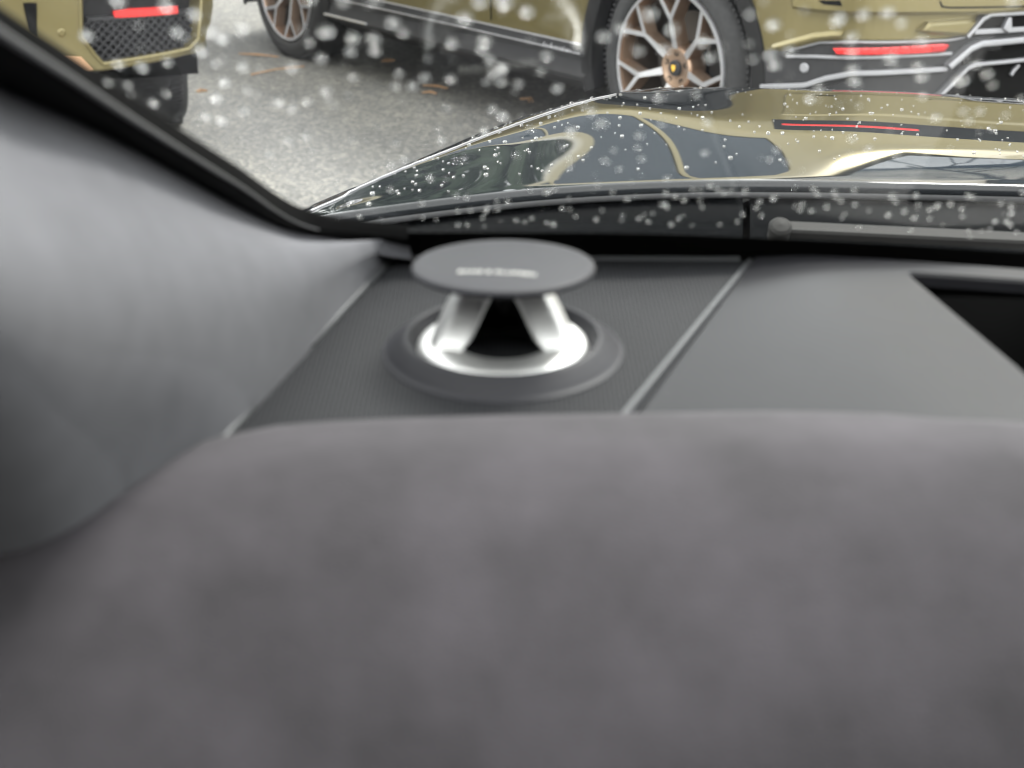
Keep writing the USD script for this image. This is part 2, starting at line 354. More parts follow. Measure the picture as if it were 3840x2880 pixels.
w = np.ptp(tx.vertices[:, 0]); tx.apply_translation((-tx.bounds[:, 0].mean(), 0, 0)); tx.vertices[:, 0] *= 29.0 / w
v = tx.vertices.copy(); ang = math.radians(-8)
v[:, 1] -= 18.5; v = v @ rotz(ang).T; v[:, 2] += [dome_z(min(34, math.hypot(a, b))) for a, b in v[:, :2]]
obj('lettering', cpl(tm(v, tx.faces)), 'lettering', spk, label='pale lettering BANG & OLUFSEN on the cap')

# ------------------------------------------------------------------ pillar trim and its seal
PU = [(-260, 60), (0, 245), (200, 335), (400, 430), (700, 598), (900, 712), (1150, 822), (1300, 850), (1440, 876), (1562, 893)]
PM = [(-260, 1200, .275), (0, 1195, .305), (400, 1175, .38), (800, 1120, .462), (1100, 1045, .535), (1300, 980, .585), (1440, 930, .622), (1548, 908, .655)]
PL = [(-260, 2140), (0, 2092), (160, 2060), (400, 1905), (600, 1760), (740, 1672), (880, 1600), (1100, 1372), (1250, 1205), (1440, 990), (1552, 922)]
N = 60
pu = resample([on_glass(u, v, -.010)[0] for u, v in PU], N, 'pchip')
pm = resample([at_t(*q) for q in PM], N)
lo = []
for u, v in PL:
    lo.append(hit(u, v, roll_fun, .2, .6) if u < 800 else on_dash(u, v))
pl = resample(lo, N, 'pchip')
from scipy.ndimage import gaussian_filter1d as gf
pm = gf(pm, 5, axis=0, mode='nearest'); pu = gf(pu, 1.5, axis=0, mode='nearest'); pl = gf(pl, 1.8, axis=0, mode='nearest')
rows = []
for i in range(N):
    a, b, c = pu[i], pm[i], pl[i]; dwn = c + np.array([.004, .004, -.035])
    up = a + np.array([-.004, .012, .010])
    cs = CubicSpline([0, .12, .34, .62, 1.0, 1.22], np.array([up, a, a * .45 + b * .55 + np.array([.001, -.001, .005]), b, c, dwn]))
    rows.append(cs(np.linspace(0, 1.22, 50)))
g = np.array(rows).transpose(1, 0, 2)
for k in range(g.shape[0]):
    for i in range(N):
        nz = meshkit.fbm(g[k, i] * 16, 2, 3) - .5; g[k, i] += np.array([.3, -.5, .6]) * .0005 * nz * min(1, k / 10) * min(1, (50 - k) / 10)
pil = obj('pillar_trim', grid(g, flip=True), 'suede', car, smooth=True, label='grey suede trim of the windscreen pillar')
# closing face at the far end of the trim
endrow = g[:, -1]; back = endrow + np.array([.008, .010, -.03])
obj('pillar_end', grid([endrow, back]), 'cabin_dark', pil)
oa = np.array([on_glass(u, v, -.003)[0] for u, v in [(-260, -125), (0, 62), (250, 228), (500, 398), (700, 528), (900, 655), (1110, 795), (1200, 826), (1300, 843), (1410, 856), (1530, 868)]])
ob = np.array([on_glass(u, v, -.004)[0] for u, v in [(-260, 105), (0, 288), (200, 374), (400, 470), (700, 634), (900, 743), (1110, 832), (1220, 858), (1310, 872), (1420, 884), (1535, 900)]])
oa, ob = resample(oa, 60, 'pchip'), resample(ob, 60, 'pchip'); rows = []
for s in np.linspace(0, 1, 14):
    bul = math.sin(math.pi * s) ** .8 * .0035 * np.clip((60 - np.arange(60)) / 14, .15, 1)[:, None]
    rows.append(oa * (1 - s) + ob * s + np.array([.35, -.55, -.75]) * bul)
rows.insert(0, oa + np.array([0, 0, .006]))
obj('glass_edge', tube(oa[:52] + np.array([0, -.001, -.001]), np.linspace(.0017, .0004, 52), 8), 'seal_grey', pil, smooth=True)
obj('pillar_seal', grid(np.array(rows), flip=True), 'rubber', pil, smooth=True, label='black rubber seal along the glass')

# the pillar goes on up to the roof outside the frame
p0 = (pu[0] + pl[0]) / 2 + np.array([-.02, .0, 0]); p1 = np.array([-.44, -.14, 1.62])
obj('pillar_upper', tube(np.array([p0, (p0 + p1) / 2 + [0, 0, .01], p1]), .055, 16), 'suede', car, smooth=True)
obj('door_card', rbox((-.47, -.9, .5), (-.40, .42, 1.09), .02), 'cabin_dark', car)

# ------------------------------------------------------------------ bonnet
TT = [(1128, 818, 1.046), (1300, 793, 1.05), (1500, 764, 1.053), (1800, 727, 1.057), (2100, 699, 1.06), (2450, 680, 1.063), (2800, 674, 1.065), (3200, 678, 1.066), (3840, 692, 1.066), (4400, 712, 1.064)]
KK = [(1118, 806, 1.06), (1450, 655, 1.25), (1720, 537, 1.42), (2060, 413, 1.76), (2400, 349, 2.08), (2780, 332, 2.30), (3100, 337, 2.38), (3500, 354, 2.43), (4100, 385, 2.43), (4800, 430, 2.36)]
T3 = np.array([at_z(*q) for q in TT]); K3 = np.array([at_y(*q) for q in KK])
M = 120; par = np.linspace(0, len(TT) - 1, M)
T3 = CubicSpline(range(len(TT)), T3)(par); K3 = PchipInterpolator(range(len(KK)), K3)(par)
rows = []
S = np.linspace(0, 1, 60)
for i in range(M):
    a, b = T3[i], K3[i]; L = np.linalg.norm((b - a)[:2]); d = (b - a) / max(L, 1e-9); d[2] = 0
    z0, z1 = a[2], b[2]
    m0, m1 = -.085 * L, -.205 * L
    h = lambda s: (2 * s**3 - 3 * s**2 + 1) * z0 + (s**3 - 2 * s**2 + s) * m0 + (-2 * s**3 + 3 * s**2) * z1 + (s**3 - s**2) * m1
    row = []
    nrm = np.array([d[1], -d[0], 0])
    # rolled rear lip
    for q in np.linspace(-130, 0, 9):
        w_ = math.radians(q); row.append(a + np.array([-d[0], -d[1], 0]) * .006 * math.sin(-w_) + np.array([0, 0, -.006 * (1 - math.cos(w_))]))
    for s in S[1:]: row.append(np.array([*(a + (b - a) * s)[:2], h(s)]))
    fw = np.array([d[0], d[1], 0]) + np.array([-.35, 0.1, 0]) * (1 - min(1, i / 60)); fw /= np.linalg.norm(fw)
    sl_ = m1 / max(L, 1e-6)
    for q in np.linspace(.08, 1, 14):
        row.append(np.array([*(b + fw * .14 * math.sin(q * math.pi / 2))[:2], z1 + sl_ * .14 * q * (1 - q) - .16 * (1 - math.cos(q * math.pi / 2)) - .30 * max(0, q - .75)]))
    if i > 8:
        cx_ = 52 + 0 * i; env = [math.sin(math.pi * min(1, max(0, (k - 9) / 66))) ** 1 for k in range(len(row))]
        for k in range(9, len(row)):
            row[k] = row[k] + np.array([0, 0, env[k] * (.0075 * math.exp(-((i - 50 - (k - 40) * .15) / 11) ** 2) - .003 * math.exp(-((i - 74) / 12) ** 2) + .0022 * math.sin(k * .16 + i * .06))])
    rows.append(row)
hg = np.array(rows)
bonnet = obj('bonnet', grid(hg, flip=True), 'paint_black', car, smooth=True, label='glossy black bonnet reflecting the gold vehicle')
# shut line between bonnet and wing: a thin bright bead just inside the outline
bead = []
for i in range(2, 52):
    row = hg[i]; k = int(9 + 50 * (.60 + .33 * min(1, i / 60)))
    bead.append(row[k] + np.array([0, 0, .0005]))
obj('shut_line', tube(np.array(bead), .0011, 6), 'silver_trim', bonnet, smooth=True)
lipc = np.array([r[0] for r in hg]) + np.array([0, .003, -.0005])
obj('bonnet_seal', tube(lipc, .0042, 10), 'seal_grey', bonnet, smooth=True)

# cowl below the rear edge of the bonnet, in two pieces with a seam
def cowl(i0, i1):
    rr = []
    for i in range(i0, i1):
        a = T3[i]; dn = np.array([0, -1.0, 0])
        pr = [(.03, -.008), (.012, -.011), (.000, -.020), (-.006, -.032), (-.010, -.046), (-.014, -.062), (-.05, -.085), (-.17, -.085), (-.25, -.05)]
        rr.append(PchipInterpolator(range(len(pr)), [a + np.array([0, p, q]) for p, q in pr])(np.linspace(0, len(pr) - 1, 40)))
    return grid(np.array(rr))
seam = int(np.argmin(np.abs(T3[:, 0] - at_z(2812, 675, 1.065)[0])))
cw = obj('cowl', cowl(0, seam), 'cowl_plastic', car, smooth=True)
obj('cowl_cover', placed(cowl(seam, M), at=(0, -.002, -.001)), 'cowl_plastic', cw, smooth=True)
obj('cowl_tray', grid([[a * (1 - q) + b * q + np.array([.05, -.25 * (1 - q) , 0]) for a, b in zip(T3[14:] * [1, 1, 0] + [0, 0, .94], K3[14:] * [1, 1, 0] + [0, 0, .76])] for q in (0, .25, .55, .8)]), 'black_void', cw)
# wiper: pivot cap, arm, blade
wp = thing('wiper', parent=car, label='dark wiper arm parked below the bonnet edge')
c0 = at_y(2925, 858, .93); c1 = at_y(4200, 905, .95)
def at_d(u, v): return at_y(u, v, .935)
obj('pivot_cap', placed(lathe([(.0001, .0054), (.006, .0048), (.0078, .0028), (.0076, 0), (.0076, -.008)], 32), rotx(math.radians(35)), c0), 'wiper_black', wp, smooth=40)
A0, A1 = at_d(2885, 858), at_d(4300, 925)
def bar(p, q, wd, ht, c=.0015):
    d = q - p; L = np.linalg.norm(d); x = d / L; y = np.array([0, math.cos(.5), math.sin(.5)]); y -= x * (x @ y); y /= np.linalg.norm(y); z = np.cross(x, y)
    m = rbox((0, -wd / 2, -ht / 2), (L, wd / 2, ht / 2), c); m.vertices = m.vertices @ np.array([x, y, z]) + p; return m
obj('arm', bar(A0, A1, .011, .0085), 'wiper_black', wp)
obj('blade', bar(at_d(2960, 905) + [0, -.02, -.004], A1 + np.array([0, -.02, -.008]), .007, .006), 'rubber', wp)

# cabin shell that shades the interior (behind and above the view)
hdr = [(x, ROOF_Y + .02, zglass(x, ROOF_Y + .02) - .012) for x in np.linspace(-.42, 1.15, 12)]
rf = [hdr] + [[(p[0], yy, p[2] + dz) for p in hdr] for yy, dz in ((-.35, .035), (-.6, .05), (-1.1, .06), (-1.9, -.02))]
obj('roof_lining', grid(rf), 'cabin_light', car, smooth=True)
obj('side_panel', [box((.04, 2.3, .75), (-.50, -.78, .70)), box((.04, 1.65, .62), (-.49, -1.15, 1.37))], 'cabin_dark', car)
obj('side_panel', [box((.04, 2.3, .75), (1.24, -.78, .70)), box((.04, 2.28, .62), (1.23, -.83, 1.37))], 'cabin_dark', car)
obj('rear_bulkhead', [box((1.75, .05, 1.2), (.35, -1.92, 1.0)), box((1.75, 2.3, .04), (.35, -.78, .34))], 'cabin_dark', car)
obj('seat_back', [rbox((-.30, -.68, .5), (.28, -.50, 1.22), .04), rbox((-.15, -.68, 1.22), (.13, -.56, 1.47), .03)], 'cabin_dark', car)
obj('bulkhead', box((1.7, .03, .7), (.35, .70, .68)), 'cabin_dark', car)

# ------------------------------------------------------------------ wheel maker (local: axle along -y outwards face at y=0, centre origin)
def sect(r0, y0, r1, y1): return [(r0, y0), (r1, y1)]
def lathe_y(prof, k=64):                                  # (r, y) profile turned about the y axis
    A = np.linspace(0, 2 * math.pi, k, endpoint=False)
    return grid([[(r * math.cos(q), y, r * math.sin(q)) for q in A] for r, y in prof], wrap=True)
def spoke_bar(p, q, w0, w1, y0, y1, dep, ch):             # bar in the wheel plane from p to q (x, z), front at y0 -> y1
    p, q = np.array(p), np.array(q); d = (q - p) / np.linalg.norm(q - p); n_ = np.array([-d[1], d[0]])
    top, body = [], []
    def V(a, off, y): return (a[0] + n_[0] * off, y, a[1] + n_[1] * off)
    f = [V(p, -w0 / 2, y0), V(p, w0 / 2, y0), V(q, w1 / 2, y1), V(q, -w1 / 2, y1)]
    b = [V(p, -w0 * .66, y0 + dep), V(p, w0 * .66, y0 + dep), V(q, w1 * .66, y1 + dep), V(q, -w1 * .66, y1 + dep)]
    body = trimesh.convex.convex_hull(np.array(f + b))
    e = .0012
    f2 = [V(p, -w0 / 2 * .98, y0 - e), V(p, w0 / 2 * .98, y0 - e), V(q, w1 / 2 * .98, y1 - e), V(q, -w1 / 2 * .98, y1 - e)]
    face = trimesh.convex.convex_hull(np.array(f2 + [(x, y + .003, z) for x, y, z in f2]))
    return body, face
def wheel(parent, to_world, R_t=.392, width=.32, phase=0.0, r_rim=.292, full=True):
    P = lambda m: (lambda k: (trimesh.repair.fix_normals(k), k)[1])(tm(np.array([to_world(*v) for v in m.vertices]), m.faces))
    w_ = thing('wheel', parent=parent)
    pts = [(r_rim + .004, .012), (r_rim + .012, -.002), (.315, -.008), (.34, -.006), (.362, .004), (R_t - .012, .022), (R_t - .003, .04), (R_t, .07), (R_t, width - .07), (R_t - .003, width - .04), (R_t - .03, width), (r_rim, width - .01)]
    obj('tyre', P(lathe_y(resample(pts, 40, 'pchip'), 96)), 'tyre_rubber', w_, smooth=True)
    blocks = []
    for k in range(110):
        q = 2 * math.pi * k / 110
        b_ = box((.009, .052, .010), (R_t - .001, .045, 0)); c_, s_ = math.cos(q), math.sin(q)
        b_.vertices = b_.vertices @ np.array([[c_, 0, s_], [0, 1, 0], [-s_, 0, c_]]); blocks.append(b_)
        b_ = box((.006, .06, .013), (R_t, .16, 0)); b_.vertices = b_.vertices @ np.array([[c_, 0, s_], [0, 1, 0], [-s_, 0, c_]]); blocks.append(b_)
    obj('tread_blocks', P(trimesh.util.concatenate(blocks)), 'tyre_rubber', w_, kind='stuff')
    if not full: return w_
    rim = obj('rim', P(lathe_y([(r_rim - .012, .0), (r_rim - .018, .02), (r_rim - .02, .10), (r_rim - .03, .2), (r_rim - .03, width - .02)], 96)), 'rim_bronze', w_, smooth=40)
    obj('rim_well', P(lathe_y([(r_rim - .0205, .06), (r_rim - .032, .075), (r_rim - .033, width - .03)], 64)), 'rim_inner', rim, smooth=40)
    obj('rim_edge', P(lathe_y([(r_rim - .013, .004), (r_rim - .012, -.003), (r_rim - .002, -.004), (r_rim + .002, .006)], 96)), 'rim_machined', rim, smooth=40)
    rn, hubr = .182, .072
    for k in range(7):
        q = phase + 2 * math.pi * k / 7
        pol = lambda r, a: (r * math.cos(a), r * math.sin(a))
        segs = [(pol(hubr, q), pol(rn, q), .028, .018, .035, .010), (pol(rn, q), pol(r_rim - .010, q + .225), .018, .016, .010, .0), (pol(rn, q), pol(r_rim - .010, q - .225), .018, .016, .010, .0)]
        bd, fc = zip(*[spoke_bar(a, b, x, y, c, d, .055, 0) for a, b, x, y, c, d in segs])
        s_ = obj('spoke', P(trimesh.util.concatenate(bd)), 'rim_bronze', w_)
        obj('spoke_face', P(trimesh.util.concatenate(fc)), 'rim_machined', s_)
    hub = lathe_y(resample([(.01, .045), (.03, .042), (.05, .040), (.072, .034), (.082, .048), (.084, .11)], 20, 'pchip'), 48)
    obj('hub', P(hub), 'rim_bronze', w_, smooth=40)
    for k in range(5):
        q = .3 + 2 * math.pi * k / 5
        nut = lathe_y([(.0105, .052), (.0105, .0375), (.007, .0372), (.006, .046)], 12); nut.apply_translation((.055 * math.cos(q), -.0008, .055 * math.sin(q)))
        obj('wheel_nut', P(nut), 'cladding_dark', w_)
    obj('centre_cap', P(lathe_y([(.001, .026), (.024, .027), (.029, .030), (.031, .044)], 32)), 'cladding', w_, smooth=40)
    em = trimesh.creation.extrude_polygon(Polygon([(-.010, .012), (.010, .012), (.009, -.002), (0, -.013), (-.009, -.002)]), .002, engine='earcut')
    em.vertices = em.vertices[:, [0, 2, 1]] * [1, -1, 1]; em.apply_translation((0, .0268, 0)); obj('emblem', P(em), 'badge_yellow', w_)
    obj('brake_disc', P(lathe_y([(.09, .16), (.09, .13), (.20, .13), (.20, .16)], 48)), 'brake_iron', w_, smooth=30)
    cal = box((.10, .05, .19), (.165, .125, .02)); obj('caliper', P(cal), 'cladding_dark', w_)
    obj('wheel_back', P(lathe_y([(.001, .2), (r_rim - .02, .2)], 48)), 'black_void', w_)
    return w_

# ------------------------------------------------------------------ body maker for the gold vehicles. a: forward from the rear axle, b: from the near flank inwards, z: up
def body_shell(L, W, halfw, roof, belt, zlow, a_list, hb_):
    rows = []
    for a in a_list:
        w, t, bz, zl = halfw(a), roof(a), belt(a), zlow(a)
        t = max(t, bz + .01); gh = max(0, min(1, (t - bz) / .4)); wt = w - .05 - .22 * gh
        wt = max(wt, .02); sec = []
        lowpts = [(w, zl), (w, zl + (bz - zl) * .35), (w + .012 * min(1, w * 2), zl + (bz - zl) * .6), (w - .01, bz - .05), (w - .035 if w > .1 else w * .7, bz)]
        hi = [(wt * .5 + (w - .05) * .5, bz + (t - bz) * .45), (wt + .02, t - .06 * gh - .002), (wt * .85, t), (wt * .4, t + .018), (0, t + .022)]
        half = lowpts + hi
        sec = [(W / 2 - p, q) for p, q in half] + [(W / 2 + p, q) for p, q in half[::-1][1:]]
        rows.append([L(a, p, q) for p, q in sec])
    return grid(np.array(rows)), rows
base_A = np.array([.579, 5.26, 0]); e1 = np.array([-1.21 - .579, 7.70 - 5.26, 0]); e1 /= np.linalg.norm(e1); e2 = np.array([e1[1], -e1[0], 0])
def LA(a, b, z): return base_A + a * e1 + b * e2 + np.array([0, 0, z])
WA = 2.02; WB = 3.025
cont = np.array([(-.42, .0), (-.55, .004), (-.68, .035), (-.79, .12), (-.88, .27), (-.96, .55), (-1.0, .85), (-1.01, 1.01)])
contf = resample(cont, 60, 'pchip')
def halfw_A(a):
    if a < -.42: return float(max(0.0, 1.01 - np.interp(-a, -contf[:, 0], contf[:, 1])))
    if a > 3.3: return float(np.interp(a, [3.3, 3.7, 3.95, 4.08, 4.1], [1.01, .95, .75, .35, 0]))
    return 1.01
roof_f = PchipInterpolator([-1.02, -.85, -.55, .0, .6, 1.2, 1.7, 2.2, 2.65, 3.2, 3.8, 4.12], [1.08, 1.16, 1.33, 1.53, 1.62, 1.64, 1.58, 1.38, 1.10, 1.03, .90, .66])
belt_f = PchipInterpolator([-1.02, -.6, .3, 1.5, 2.6, 3.3, 4.12], [1.0, 1.07, 1.06, 1.02, .99, .93, .60])
def zlow_A(a):
    z = .40 if -.42 < a < 3.45 else .42
    for c in (0, WB):
        if abs(a - c) < .45: z = max(z, .386 + math.sqrt(.45**2 - (a - c) ** 2))
    return z
al = np.unique(np.round(np.r_[contf[:, 0], np.linspace(-.46, .46, 47), np.linspace(.46, 2.6, 30), WB + np.linspace(-.46, .46, 47), np.linspace(3.5, 4.1, 24)], 4)); al = al[(al >= -1.01)]

def make_suv(name, label, cat, L, rear=contf, mould=True):
    t = thing(name, label, cat)
    def halfw_A(a):
        if a < -.42: return float(max(0.0, 1.01 - np.interp(-a, -rear[:, 0], rear[:, 1])))
        return float(np.interp(a, [3.3, 3.7, 3.95, 4.08, 4.1], [1.01, .95, .75, .35, 0])) if a > 3.3 else 1.01
    st = np.unique(np.r_[al[al >= -.42], rear[:, 0]])
    m, rows = body_shell(L, WA, halfw_A, roof_f, belt_f, zlow_A, st, None)
    obj('body', m, 'paint_gold', t, smooth=35)
    flank = lambda b: (lambda a, z, d: L(a, b + d, z))
    # side windows lie on the inclined greenhouse
    for near in (0, 1):
        for (a0, a1) in ((-.42, .12), (.17, 1.12), (1.17, 2.05)):
            quad = []
            for q in np.linspace(0, 1, 9):
                a = a0 + (a1 - a0) * q; w, tt, bz = halfw_A(a), float(roof_f(a)), float(belt_f(a)); gh = max(0, min(1, (tt - bz) / .4)); wt = w - .05 - .22 * gh
                lo_, hi_ = (w - .035, bz), (wt * .5 + (w - .05) * .5, bz + (tt - bz) * .45)
                tp_ = (wt + .02, tt - .06 * gh - .002); col = []
                for s in np.linspace(.12, .93, 7):
                    p = (np.array(lo_) + (np.array(hi_) - lo_) * s / .5) if s < .5 else (np.array(hi_) + (np.array(tp_) - hi_) * (s - .5) / .5)
                    off = p[0] + .006; b = 1.01 - off if near == 0 else 1.01 + off
                    col.append(L(a, b, p[1]))
                quad.append(col)
            obj('side_window', grid(np.array(quad), flip=bool(near)), 'dark_glass', t, smooth=True)
    rw = []
    for a in np.linspace(-.80, -.05, 10):
        tt, bz = float(roof_f(a)), float(belt_f(a)); gh = max(0, min(1, (tt - bz) / .4)); wt = (halfw_A(a) - .05 - .22 * gh) * .82
        rw.append([L(a, 1.01 + s * min(wt, .62), tt + .026) for s in np.linspace(-1, 1, 9)])
    obj('rear_window', grid(np.array(rw)), 'dark_glass', t, smooth=True)
    ws = []
    for a in np.linspace(1.75, 2.6, 10):
        tt, bz = float(roof_f(a)), float(belt_f(a)); gh = max(0, min(1, (tt - bz) / .4)); wt = (halfw_A(a) - .05 - .22 * gh) * .88
        ws.append([L(a, 1.01 + s * wt, tt + .026) for s in np.linspace(-1, 1, 9)])
    obj('windscreen', grid(np.array(ws)), 'dark_glass', t, smooth=True)
    obj('underbody', grid([[L(a, b, .33) for b in (.12, 1.9)] for a in (-.75, -.5, 3.5, 3.9)]), 'black_void', t)
    for c in (0, WB):
        for near in (0, 1):
            rr = []
            for q in np.linspace(-.25, math.pi + .25, 28):
                rr.append([L(c + .447 * math.cos(q), b if near == 0 else WA - b, .386 + .447 * math.sin(q)) for b in (.03, .42)])
            obj('arch_liner', grid(np.array(rr)), 'black_void', t)
            rr = []
            for q in np.linspace(-.32, math.pi + .32, 40):
                rr.append([L(c + r_ * math.cos(q), (b if near == 0 else WA - b), max(.16, .386 + r_ * math.sin(q))) for r_, b in ((.435, .05), (.437, -.010), (.447, -.016), (.50, -.012), (.506, .01))])
            if mould: obj('arch_moulding', grid(np.array(rr)), 'cladding_dark', t, smooth=40)
    return t

# ---- the near gold vehicle
A = make_suv('gold_suv', 'gold SUV whose bronze wheel stands just beyond the black bonnet', 'car', LA)
for c, ph in ((0, math.radians(-10)), (WB, .35)):
    wheel(A, lambda x, y, z, c=c: LA(c + x * -1, y, .386 + z), phase=ph)
for c in (0, WB):
    wheel(A, lambda x, y, z, c=c: LA(c + x, WA - y, .386 + z), phase=.2)
# sill and its bright lines
sill_prof = [(.02, .425), (-.012, .405), (-.016, .37), (-.004, .345), (-.008, .31), (-.018, .285), (.0, .262), (.05, .25), (.12, .20)]
obj('sill', grid([[LA(a, b, z) for a in np.linspace(.47, WB - .47, 20)] for b, z in sill_prof]), 'cladding', A, smooth=30)
obj('sill', grid([[LA(a, WA - b, z) for a in np.linspace(.47, WB - .47, 20)] for b, z in sill_prof], flip=True), 'cladding', A, smooth=30)
for z, b in ((.408, -.014), (.372, -.018)):
    obj('sill_line', tube([LA(a, b, z + .004 * math.sin(a)) for a in np.linspace(.5, WB - .5, 24)], .0035, 6), 'silver_trim', A)
obj('sill_strip', tube([LA(a, -.020, .288) for a in np.linspace(2.15, 2.56, 8)], .008, 8, .8), 'rim_machined', A)
# flowing badge on the sill: short slanted strokes on a bar
bd = []
for k in range(11):
    a = .735 - k * .0165; hgt = [.020, .013, .013, .022, .013, .013, .013, .013, .018, .013, .013][k]
    bd.append(tube([LA(a + .004, -.0185, .378 - .007), LA(a - .004, -.0185, .378 - .007 + hgt)], .0024, 6))
    bd.append(tube([LA(a, -.0185, .378 - .006 + (k % 2) * .009), LA(a - .016, -.0185, .378 - .006 + ((k + 1) % 2) * .009)], .0018, 6))
obj('badge', trimesh.util.concatenate(bd), 'rim_machined', A, label='small silver script badge on the sill')
dl = [tube([LA(1.12 + .02 * q, -.004 - .004, .43 + .5 * q) for q in np.linspace(0, 1, 6)], .003, 6)]
obj('door_line', dl, 'black_void', A)

# ---- rear bumper pieces: drawn on the wrapped wall (s along the contour, z)
def make_wall(L, contour, mirror=False):
    cs = np.r_[0, np.cumsum(np.hypot(*np.diff(contour, axis=0).T))]
    ct = np.gradient(contour, axis=0); ct /= np.linalg.norm(ct, axis=1)[:, None]
    no = np.c_[ct[:, 1], -ct[:, 0]]; no *= -np.sign(no[len(no) // 2, 0])
    P3 = np.array([L(a, b, 0)[:2] for a, b in contour])
    def to3(s, z, out):
        a, b = np.interp(s, cs, contour[:, 0]), np.interp(s, cs, contour[:, 1]); n0, n1 = np.interp(s, cs, no[:, 0]), np.interp(s, cs, no[:, 1])
        q = math.hypot(n0, n1); return L(a + n0 / q * out, b + n1 / q * out, z)
    def from_pix(u, v):
        r = ray(u, v); best = None
        for k in range(len(P3) - 1):
            p, d = P3[k], P3[k + 1] - P3[k]; Mx = np.array([[r[0], -d[0]], [r[1], -d[1]]]); det = np.linalg.det(Mx)
            if abs(det) < 1e-9: continue
            t, q = np.linalg.solve(Mx, p - EYE[:2])
            if -1e-6 <= q <= 1 + 1e-6 and t > 0 and (best is None or t < best[0]): best = (t, cs[k] + q * (cs[k + 1] - cs[k]))
        if best is None: raise ValueError(('wall', u, v))
        return best[1], float(EYE[2] + best[0] * r[2])
    return to3, from_pix, cs[-1]
full_cont = np.vstack([[(.0, 0)], contf, np.c_[contf[::-1, 0], WA - contf[::-1, 1]][1:]])
wall3, wpix, wlen = make_wall(LA, full_cont)
zq = lambda x, y: (2700 + .5154 * x, .5154 * y)
def pz(pts): return [wpix(*zq(*p)) for p in pts]
def plate(name, poly, out, thick, mat, bevel=.003, step=.03, parent=A, w3=wall3, **kw):
    return obj(name, sheet(poly, lambda s, z, d: w3(s, z, out - d), step, thick, bevel), mat, parent, **kw)
def zline(pts, w, out, name='bumper_line', mat='silver_trim', thick=.02, bevel=.002):
    ln = LineString(pz(pts)); return plate(name, ln.buffer(w / 2, cap_style='flat', join_style='mitre'), out, thick, mat, bevel)
s0 = .43
# upper wall of the bumper under the tail (gold), bounded below by the grey part
low = pz([(300, 372), (490, 362), (740, 292), (960, 290), (1640, 278), (1750, 258)])
end_s = wlen - .45; zlo = low[-1][1]
gp = Polygon([(s0, .70), (s0, low[0][1])] + low + [(end_s, zlo), (end_s, .70)])
plate('bumper', gp, .004, .02, 'paint_gold', .002)
# overhanging lip above
lipb = pz([(560, 60), (900, 92), (1200, 98), (1550, 97), (1880, 93)])
plate('tail_lip', Polygon([(lipb[0][0] - .02, .80)] + lipb + [(end_s, lipb[-1][1]), (end_s, .80)]), .045, .045, 'paint_gold', .012)
plate('tail_gap', LineString(pz([(1545, 0), (1560, 35), (1610, 42), (2250, 30)])).buffer(.003), .046, .004, 'black_void', 0)
plate('tail_notch', Polygon(pz([(745, -10), (880, -10), (893, 30), (780, 20)])), .047, .006, 'black_void', 0)
# faceted ledge over the reflector
led = [(300, 352), (700, 232), (820, 218), (1400, 207), (1490, 152), (1865, 120), (1750, 255), (1400, 236), (960, 262), (740, 292), (490, 362), (300, 376)]
plate('bumper_ledge', Polygon(pz(led)), .034, .036, 'paint_gold', .012)
lw_ = pz([(300, 376), (490, 363), (740, 293), (960, 291), (1640, 279), (1755, 262)])
plate('lower_bumper', Polygon([(s0, .18)] + [(s0, lw_[0][1])] + lw_ + [(end_s, lw_[-1][1]), (end_s, .18)]), .010, .02, 'cladding', .003)
zline([(520, 362), (740, 302), (960, 300), (1640, 287), (1760, 264)], .0075, .020)
zline([(500, 404), (700, 406), (850, 412), (1300, 402), (1670, 384)], .010, .018)
zline([(330, 625), (640, 612), (780, 560), (960, 524), (1300, 512), (1620, 492)], .015, .030, thick=.03)
zline([(1615, 478), (1770, 342), (1850, 306), (2300, 262)], .019, .045, thick=.045, bevel=.004)
zline([(1755, 262), (1872, 128), (1925, 97), (2300, 78)], .012, .035, thick=.03)
zline([(1545, 690), (1745, 482), (1800, 456), (2300, 405)], .011, .045, thick=.045)
plate('vent_recess', Polygon(pz([(1840, 200), (1895, 112), (2300, 95), (2300, 182)])), .022, .02, 'black_void', .001)
plate('vent_fin', Polygon(pz([(2005, 200), (2045, 112), (2062, 112), (2066, 225), (2040, 230)])), .040, .03, 'silver_trim', .003)
zline([(1810, 225), (2300, 195)], .016, .030)
plate('diffuser_dark', Polygon(pz([(1770, 360), (1860, 335), (2300, 290), (2300, 395), (1800, 440), (1735, 470)])), .020, .02, 'black_void', .001)
plate('diffuser_dark', Polygon(pz([(1570, 690), (1760, 490), (1810, 470), (2300, 420), (2300, 720)])), .020, .02, 'black_void', .001)
plate('diffuser_panel', Polygon(pz([(760, 640), (960, 560), (1300, 545), (1630, 520), (1700, 500), (1540, 690), (760, 690)])), .016, .02, 'cladding', .002)
zline([(2075, 540), (2095, 505), (2135, 462)], .012, .03)
plate('reflector', Polygon(pz([(812, 342), (1500, 318), (1642, 312), (1602, 366), (1400, 380), (850, 386)])), .026, .02, 'red_lens', .004, label='long red reflector in the bumper')
plate('sensor', Point(pz([(622, 490)])[0]).buffer(.016), .014, .01, 'silver_trim', .003)
pbr('red_dark', (.30, .008, .01), .3, coat_weight=.5)
plate('reflector_end', Polygon(pz([(1512, 327), (1632, 320), (1600, 356), (1508, 360)])), .030, .004, 'red_dark', .001)
for k in range(9): x_ = 880 + k * 68; plate('lens_rib', Polygon(pz([(x_, 344 - (x_ - 850) * .033), (x_ + 5, 344 - (x_ - 850) * .033), (x_ + 5, 378 - (x_ - 850) * .01), (x_, 378 - (x_ - 850) * .01)])), .0275, .003, 'red_dark', 0)
